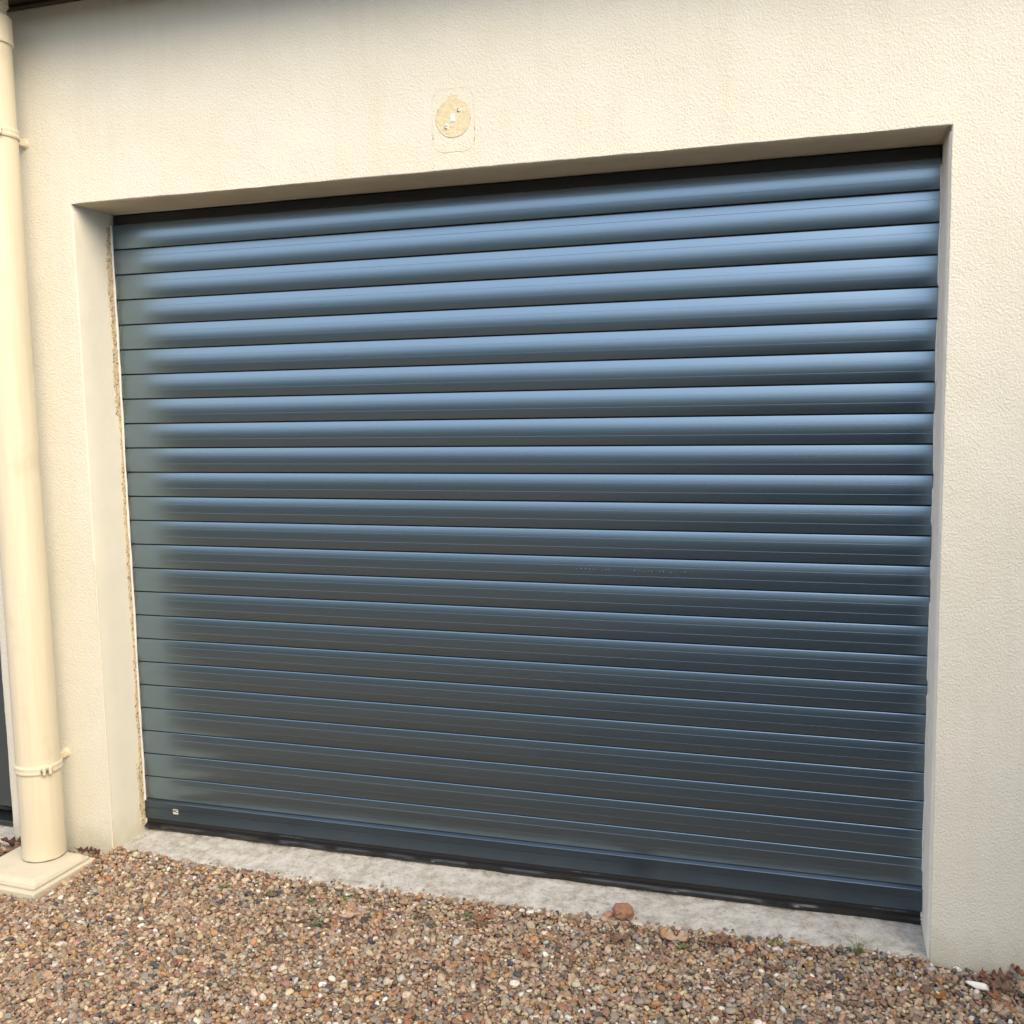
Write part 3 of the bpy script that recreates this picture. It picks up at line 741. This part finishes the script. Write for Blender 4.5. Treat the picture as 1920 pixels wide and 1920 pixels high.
def gravel():
    VV = []; FF = []; CC = []; SM = []; off = 0
    def emit(x, y, z, s, sub, rg, nproto=24):
        nonlocal off
        n = len(x); pid = rg.integers(0, nproto, n)
        asp = np.stack([rg.uniform(0.95, 1.45, n), rg.uniform(0.75, 1.1, n), rg.uniform(0.55, 0.85, n)], -1)
        tilt = rand_rot(n, rg)
        # mostly lying flat: mix of yaw with a limited tilt
        yaw = rg.uniform(0, 2 * np.pi, n); t1 = rg.normal(0, 0.38, n); t2 = rg.normal(0, 0.38, n)
        cy, sy = np.cos(yaw), np.sin(yaw); Z = np.zeros(n); O = np.ones(n)
        Rz = np.stack([np.stack([cy, -sy, Z], -1), np.stack([sy, cy, Z], -1), np.stack([Z, Z, O], -1)], 1)
        Rx = np.stack([np.stack([O, Z, Z], -1), np.stack([Z, np.cos(t1), -np.sin(t1)], -1), np.stack([Z, np.sin(t1), np.cos(t1)], -1)], 1)
        Ry = np.stack([np.stack([np.cos(t2), Z, np.sin(t2)], -1), np.stack([Z, O, Z], -1), np.stack([-np.sin(t2), Z, np.cos(t2)], -1)], 1)
        Mx = Rx @ Ry @ Rz
        ci = rg.choice(len(PAL), n, p=PW); col = PAL[ci] * rg.uniform(0.72, 1.25, n)[:, None] * rg.uniform(0.93, 1.07, (n, 3)); col = col * 0.92 + col.mean(1)[:, None] * np.array([0.10, 0.08, 0.07]); col = np.clip(col * 0.76, 0.02, 0.7)
        for p in range(nproto):
            Vp, Fp = stone_proto(sub, rg, rg.integers(8, 16), 0.0 if p % 3 else 0.5)
            sel = np.where(pid == p)[0]
            if not len(sel): continue
            loc = Vp[None] * (asp[sel] * s[sel][:, None])[:, None, :]
            wv = np.einsum('nij,nkj->nki', Mx[sel], loc) + np.stack([x[sel], y[sel], z[sel]], -1)[:, None, :]
            nv = len(Vp); VV.append(wv.reshape(-1, 3))
            FF.append((Fp[None] + (off + np.arange(len(sel)) * nv)[:, None, None]).reshape(-1, 3)); off += nv * len(sel)
            CC.append(np.repeat(col[sel], nv, axis=0)); SM.append(np.full(len(sel) * len(Fp), p % 3 != 1))
    def layer(x0, x1, y0, y1, cell, smin, smax, lift, sub, seed, keep=1.0, zone=None):
        rg = np.random.default_rng(seed)
        gx, gy = np.meshgrid(np.arange(x0, x1, cell), np.arange(y0, y1, cell * 0.87)); gx = gx + (np.arange(gx.shape[0]) % 2)[:, None] * cell / 2
        x = (gx + rg.uniform(-.42, .42, gx.shape) * cell).ravel(); y = (gy + rg.uniform(-.42, .42, gy.shape) * cell).ravel()
        ok = ~blocked(x, y) & (rg.random(len(x)) < keep)
        if zone is not None: ok &= zone(x, y)
        x, y = x[ok], y[ok]; s = smin + (smax - smin) * rg.random(len(x)) ** 1.9
        ok = ~blocked(x, y + s * 0.7); x, y, s = x[ok], y[ok], s[ok]
        z = gz(x, y) + lift + rg.normal(0, 0.0014, len(x)) + s * 0.25
        emit(x, y, z, s, sub, rg)
    hollow = lambda x, y: ~((x > 1.0) & (y < -0.80)) & ((np.exp(-(((x - 0.80) / 0.08) ** 2 + ((y + 0.20) / 0.03) ** 2)) + np.exp(-(((x - 0.75) / 0.04) ** 2 + ((y + 0.31) / 0.025) ** 2))) < 0.5)
    near = lambda x, y: y > -1.0
    layer(-0.75, 3.3, -1.0, 0.0, 0.0088, 0.0044, 0.0070, -0.005, 2, 21, zone=hollow)
    layer(-0.75, 3.3, -1.0, 0.0, 0.0105, 0.0045, 0.0082, 0.002, 2, 22, 0.92, hollow)
    layer(-0.75, 3.3, -1.0, 0.0, 0.024, 0.0062, 0.0108, 0.0052, 3, 23, 0.75, hollow)
    # farther out, beyond the picture: one sparser layer of simple stones
    far = lambda x, y: ~((x > -0.75) & (x < 3.3) & (y > -1.0)) & ~((x > 1.0) & (x < 4.05) & (y < -0.80))
    layer(-2.2, 5.0, -2.6, 0.0, 0.016, 0.0070, 0.0115, 0.0, 1, 24, 0.97, far)
    # a few strays on the thresholds' front edge
    rg = np.random.default_rng(5); x = rg.uniform(0.02, W - 0.02, 110); y = np.abs(rg.normal(0, 0.014, 110)) - 0.004; s = rg.uniform(0.002, 0.0055, 110)
    emit(x, y, 0.0005 + s * 0.35 + y * 0.03, s, 2, rg, 8)
    V = np.concatenate(VV); F = np.concatenate(FF); C = np.concatenate(CC); SMv = np.concatenate(SM)
    me = bpy.data.meshes.new('gravel'); nf = len(F)
    me.vertices.add(len(V)); me.vertices.foreach_set('co', V.astype(np.float32).ravel())
    me.loops.add(nf * 3); me.loops.foreach_set('vertex_index', F.astype(np.int32).ravel())
    me.polygons.add(nf); me.polygons.foreach_set('loop_start', (np.arange(nf) * 3).astype(np.int32))
    me.polygons.foreach_set('use_smooth', SMv)
    a = me.attributes.new('stone_colour', 'FLOAT_COLOR', 'POINT'); a.data.foreach_set('color', np.concatenate([C, np.ones((len(C), 1))], 1).astype(np.float32).ravel())
    me.update(calc_edges=True); me.materials.append(MP)
    o = bpy.data.objects.new('gravel', me); COL.objects.link(o); tag(o, 'brown and beige pea gravel covering the ground before the wall', 'gravel', kind='stuff')
    print('gravel faces', nf)
gravel()

# ------------------------------------------------------------------ single stones that stand out
def stone(name, x, y, z, dims, yaw, col, label, cat='stone', seed=0, tilt=0.0, group=None, rough_=False):
    rg = np.random.default_rng(seed); V, F = stone_proto(3, rg, 11, 0.06)
    V = V * np.array(dims)[None] * 0.5
    if rough_:
        V, F = ico(5); n_ = 3.2; q_ = (np.abs(V) ** n_).sum(1) ** (1 / n_); V = V / q_[:, None]      # blocky
        V = V * np.array(dims)[None] * 0.5
        V = V * (1 + 0.30 * vnoise(V[:, 0] * 60 + 7 + seed, V[:, 2] * 60 + V[:, 1] * 50) + 0.22 * vnoise(V[:, 0] * 190 + V[:, 1] * 60, V[:, 2] * 190 + 5) + 0.08 * vnoise(V[:, 0] * 600, V[:, 2] * 600 + V[:, 1] * 500))[:, None]
    k = mat_plain(name + '_face', col, 0.7, 0.12, 70, 0.6, 260)
    o = meshobj(name, V, F, k, smooth=not rough_, loc=(x, y, z)); o.rotation_euler = (tilt, R(4), yaw); tag(o, label, cat, group); return o
stone('brick_lump', 1.628, 0.014, 0.015, (0.054, 0.042, 0.038), 0.3, (0.29, 0.15, 0.095), 'crumbling reddish brick lump on the front edge of the concrete threshold', 'brick lump', 31, 0.25, rough_=True)
stone('brick_crumb', 1.588, 0.008, 0.006, (0.026, 0.022, 0.016), 0.9, (0.40, 0.21, 0.15), 'small reddish crumb beside the brick lump on the threshold edge', 'brick lump', 33, rough_=True)
stone('flint', 2.495, -0.086, 0.004, (0.058, 0.019, 0.018), -0.45, (0.84, 0.82, 0.76), 'long white flint beside the dead leaves at the right wall foot', 'stone', 35, 0.15)
stone('flint', 2.455, -0.012, -0.004, (0.024, 0.015, 0.013), 0.1, (0.66, 0.65, 0.60), 'pale flint resting against the wall right of the threshold corner', 'stone', 36)
stone('flint', 0.972, -0.305, -0.012, (0.042, 0.018, 0.014), 0.4, (0.74, 0.56, 0.44), 'long pinkish flint lying alone among the middle gravel', 'stone', 37)
stone('flint', 2.396, -0.018, -0.002, (0.016, 0.014, 0.017), 0.1, (0.62, 0.64, 0.68), 'small bluish flint at the right corner of the threshold', 'stone', 38)
stone('flint', 0.98, -0.47, -0.012, (0.020, 0.020, 0.016), 0.9, (0.86, 0.85, 0.83), 'white angular flint near the bottom edge of the gravel', 'stone', 39)
stone('flint', -0.165, -0.40, -0.012, (0.030, 0.020, 0.016), 0.2, (0.82, 0.80, 0.74), 'white knobbly flint in the gravel before the gully cover', 'stone', 41, rough_=True)

# ------------------------------------------------------------------ dead leaves
LEAFM = {'rust': mat_leaf('rust_leaf', (0.30, 0.13, 0.075), (0.20, 0.085, 0.05)), 'brown': mat_leaf('brown_leaf', (0.19, 0.11, 0.075), (0.11, 0.06, 0.04)),
         'tan': mat_leaf('tan_leaf', (0.42, 0.30, 0.22), (0.32, 0.22, 0.16)), 'dark': mat_leaf('dark_leaf', (0.085, 0.04, 0.03), (0.05, 0.025, 0.02)), 'orange': mat_leaf('orange_leaf', (0.32, 0.13, 0.03), (0.2, 0.07, 0.02))}
def leaf(x, y, z, L, yaw, tone, label, curl=0.5, tilt=(0, 0), lobes=4, seed=0, group='dead leaves on the ground'):
    rg = random.Random(seed); n = 26; m_ = 7; V = []; F = []
    ph = rg.uniform(0, 6)
    for i in range(n + 1):
        t = i / n
        env = math.sin(math.pi * min(1, t * 0.97 + 0.02)) ** 0.75 * (0.55 + 0.55 * t)
        lob = 0.62 + 0.38 * math.cos(2 * math.pi * lobes * t + ph)
        wl = 0.36 * L * env * max(0.12, lob * rg.uniform(0.92, 1.08)); wr = 0.36 * L * env * max(0.12, (0.62 + 0.38 * math.cos(2 * math.pi * lobes * t + ph + 0.7)) * rg.uniform(0.92, 1.08))
        for k in range(m_):
            u = k / (m_ - 1) * 2 - 1; wd = wl if u < 0 else wr
            px = (t - 0.5) * L; py = u * wd
            pz = curl * (abs(py) ** 1.5) * 5.0 + curl * 0.16 * L * (2 * t - 1) ** 2 + 0.0035 * math.sin(9 * t + 4 * u + ph) * L / 0.06 + (0.0012 if k == m_ // 2 else 0)
            V.append((px, py, pz))
        if i:
            for k in range(m_ - 1): F.append(((i - 1) * m_ + k, (i - 1) * m_ + k + 1, i * m_ + k + 1, i * m_ + k))
    o = meshobj('dead_leaf', V, F, LEAFM[tone], smooth=True, loc=(x, y, max(z, float(gz(np.array(x), np.array(y))) + 0.011 + 0.3 * z))); o.rotation_euler = (tilt[0], tilt[1], yaw); tag(o, label, 'leaf', group)
    md = o.modifiers.new('thickness', 'SOLIDIFY'); md.thickness = 0.0006
    st, sf = sweep([(-L * 0.49, 0, curl * 0.16 * L), (-L * 0.6, 0.002, curl * 0.2 * L), (-L * 0.74, 0.005, curl * 0.2 * L)], [0.0009, 0.0008, 0.0006], 5)
    s_ = meshobj('stalk', st, sf, LEAFM['brown']); s_.parent = o
    return o
leaf(1.270, -0.098, 0.006, 0.062, -2.75, 'rust', 'reddish brown lobed leaf lying beside a green weed near the threshold', 0.35, (0.15, 0.0), 3, 1)
leaf(0.905, -0.172, 0.002, 0.060, 0.7, 'tan', 'pale dry leaf lying alone left of the middle in the gravel', 0.5, (0.1, 0.1), 2, 2)
leaf(1.640, -0.095, 0.003, 0.050, 0.4, 'brown', 'purplish brown leaf in the gravel below the brick lump', 0.6, (0.3, 0.0), 2, 3)
leaf(1.775, -0.062, 0.004, 0.070, 0.35, 'tan', 'long tan curled leaf above the dark green weed', 0.9, (0.4, 0.1), 2, 4)
leaf(1.890, -0.048, 0.004, 0.062, 0.6, 'brown', 'brown folded leaf just right of the dark green weed', 0.9, (0.3, -0.1), 3, 5)
leaf(2.030, -0.125, -0.002, 0.050, 0.1, 'brown', 'flat brown leaf in the gravel right of centre', 0.3, (0.1, 0.0), 3, 6)
leaf(2.400, -0.150, -0.002, 0.048, 0.9, 'orange', 'orange brown crumpled leaf in the gravel below the threshold corner', 0.9, (0.3, 0.3), 3, 7)
leaf(1.420, -0.215, -0.004, 0.045, -0.6, 'rust', 'thin rust coloured leaf scrap in the lower middle gravel', 0.5, (0.2, 0.1), 2, 8)
cl = [(2.505, -0.048, 0.010, 0.050, 1.3, 'rust', 'upright rusty leaf standing at the left end of the right leaf pile', (1.0, 0.2)),
      (2.545, -0.040, 0.010, 0.062, 0.4, 'brown', 'brown curled leaf against the wall inside the right leaf pile', (0.7, 0.1)),
      (2.595, -0.028, 0.014, 0.062, 2.4, 'rust', 'big reddish leaf against the wall at the frame edge', (0.8, -0.1)),
      (2.540, -0.085, 0.008, 0.070, -0.5, 'brown', 'flat dark brown leaf in the middle of the right leaf pile', (0.25, 0.1)),
      (2.520, -0.125, 0.006, 0.050, 0.9, 'rust', 'mauve brown leaf at the lower edge of the right leaf pile', (0.35, 0.2)),
      (2.590, -0.095, 0.008, 0.062, 1.9, 'tan', 'tan leaf at the right edge of the leaf pile', (0.3, -0.2)),
      (2.525, -0.175, 0.002, 0.052, -1.1, 'tan', 'narrow tan leaf pointing down below the right leaf pile', (0.2, 0.2)),
      (2.625, -0.060, 0.012, 0.062, 0.9, 'dark', 'dark rotten leaf deep in the right leaf pile', (0.4, 0.2))]
for i, (x, y, z, L, yw, tn, lb, tl) in enumerate(cl): leaf(x, y, z, L, yw, tn, lb, 0.8, tl, 3, 20 + i)
lt = [(-0.365, -0.030, 0.004, 0.070, 0.3, 'dark', 'dark wet leaf left of the pipe below the side door', (0.2, 0.1)),
      (-0.335, -0.075, -0.002, 0.075, 0.9, 'brown', 'brown wet leaf left of the gully cover', (0.2, -0.1)),
      (-0.365, -0.120, -0.004, 0.070, 0.2, 'dark', 'dark leaf at the left frame edge beside the gully cover', (0.15, 0.1)),
      (-0.300, -0.022, 0.006, 0.060, -0.3, 'dark', 'dark leaf tucked between wall and gully cover behind the pipe', (0.3, 0.1)),
      (-0.085, -0.024, 0.004, 0.055, 0.1, 'dark', 'dark red leaf behind the gully cover right of the pipe', (0.45, 0.0)),
      (-0.045, -0.020, 0.004, 0.040, -0.4, 'dark', 'small dark red leaf at the back right corner of the gully cover', (0.5, 0.1))]
for i, (x, y, z, L, yw, tn, lb, tl) in enumerate(lt): leaf(x, y, z, L, yw, tn, lb, 0.7, tl, 3, 40 + i)
def twig(pts, r, label, seed):
    V, F = sweep(pts, [r * (1 - 0.5 * i / len(pts)) for i in range(len(pts))], 6); o = meshobj('twig', V, F, LEAFM['dark'], smooth=True)
    tag(o, label, 'twig'); return o
twig([(2.245, -0.004, 0.003), (2.29, -0.018, 0.003), (2.34, -0.020, 0.004), (2.385, -0.030, 0.003), (2.42, -0.022, 0.002)], 0.0022, 'thin dark twig along the gravel edge at the right end of the threshold', 1)
twig([(1.662, -0.03, 0.004), (1.640, -0.005, 0.010), (1.626, 0.012, 0.022)], 0.0016, 'short dark twig leaning on the brick lump', 2)

# ------------------------------------------------------------------ weeds
MW1 = mat_leaf('weed_green', (0.075, 0.115, 0.045), (0.12, 0.16, 0.065)); MW2 = mat_leaf('grass_green', (0.16, 0.20, 0.07), (0.10, 0.14, 0.05)); MW3 = mat_leaf('moss_green', (0.20, 0.21, 0.05), (0.12, 0.14, 0.04))
def weed(x, y, r, label, mat, seed, blades=26, grass=False, h=0.02):
    rg = random.Random(seed); V = []; F = []
    for b in range(blades):
        a = rg.uniform(0, 2 * math.pi); L = r * rg.uniform(0.4, 1.0); el = rg.uniform(0.9, 1.45) if grass else rg.uniform(0.15, 1.0)
        if grass: L = h * rg.uniform(0.4, 1.1)
        wd = (0.0009 if grass else 0.0022) * rg.uniform(0.7, 1.3); bx, by = rg.uniform(-.3, .3) * r, rg.uniform(-.3, .3) * r
        i0 = len(V); ns = 5
        for s in range(ns + 1):
            t = s / ns; e = el - (0.9 if grass else 0.5) * t * t
            d = L * t; px = bx + math.cos(a) * math.cos(e) * d; py = by + math.sin(a) * math.cos(e) * d; pz = math.sin(e) * d
            ww = wd * (1 - t) if grass else wd * math.sin(math.pi * min(1, 0.15 + 0.85 * t)) + 0.0002
            V += [(px - math.sin(a) * ww, py + math.cos(a) * ww, pz), (px, py, pz - ww * 0.3), (px + math.sin(a) * ww, py - math.cos(a) * ww, pz)]
            if s:
                j = i0 + 3 * s; F += [(j - 3, j - 2, j + 1, j), (j - 2, j - 1, j + 2, j + 1)]
    o = meshobj('grass_tuft' if grass else 'weed', V, F, mat, smooth=True, loc=(x, y, float(gz(np.array(x), np.array(y))) + 0.006)); tag(o, label, 'grass' if grass else 'weed', 'small weeds in the gravel'); return o
weed(0.462, -0.092, 0.020, 'leftmost small weed in the gravel below the threshold', MW1, 1)
weed(0.610, -0.088, 0.018, 'second weed from the left in the gravel below the threshold', MW1, 2)
weed(0.742, -0.092, 0.018, 'bright weed third from the left below the threshold', MW1, 3, 30)
weed(0.835, -0.045, 0.024, 'sprawling weed touching the threshold edge left of the middle', MW2, 4, 34)
weed(0.905, -0.050, 0.016, 'thin yellowish weed just right of the sprawling weed', MW3, 14, 16)
weed(1.075, -0.105, 0.014, 'lone small weed in the middle of the gravel', MW1, 5, 18)
weed(0.820, -0.198, 0.020, 'weed growing in the bare soil hollow', MW1, 6, 28)
weed(1.215, -0.066, 0.024, 'bluish green weed above the reddish lobed leaf', MW1, 7, 36)
weed(1.800, -0.075, 0.022, 'dark green weed under the long tan leaf', MW1, 8, 40)
weed(2.030, -0.022, 0.022, 'yellow green moss patch on the threshold edge', MW3, 9, 60)
weed(1.830, -0.19, 0.010, 'tiny green sprout in the gravel right of centre', MW1, 10, 12)
weed(2.228, -0.014, 0.030, 'grass tuft with upright blades near the right end of the threshold', MW2, 11, 34, True, 0.062)
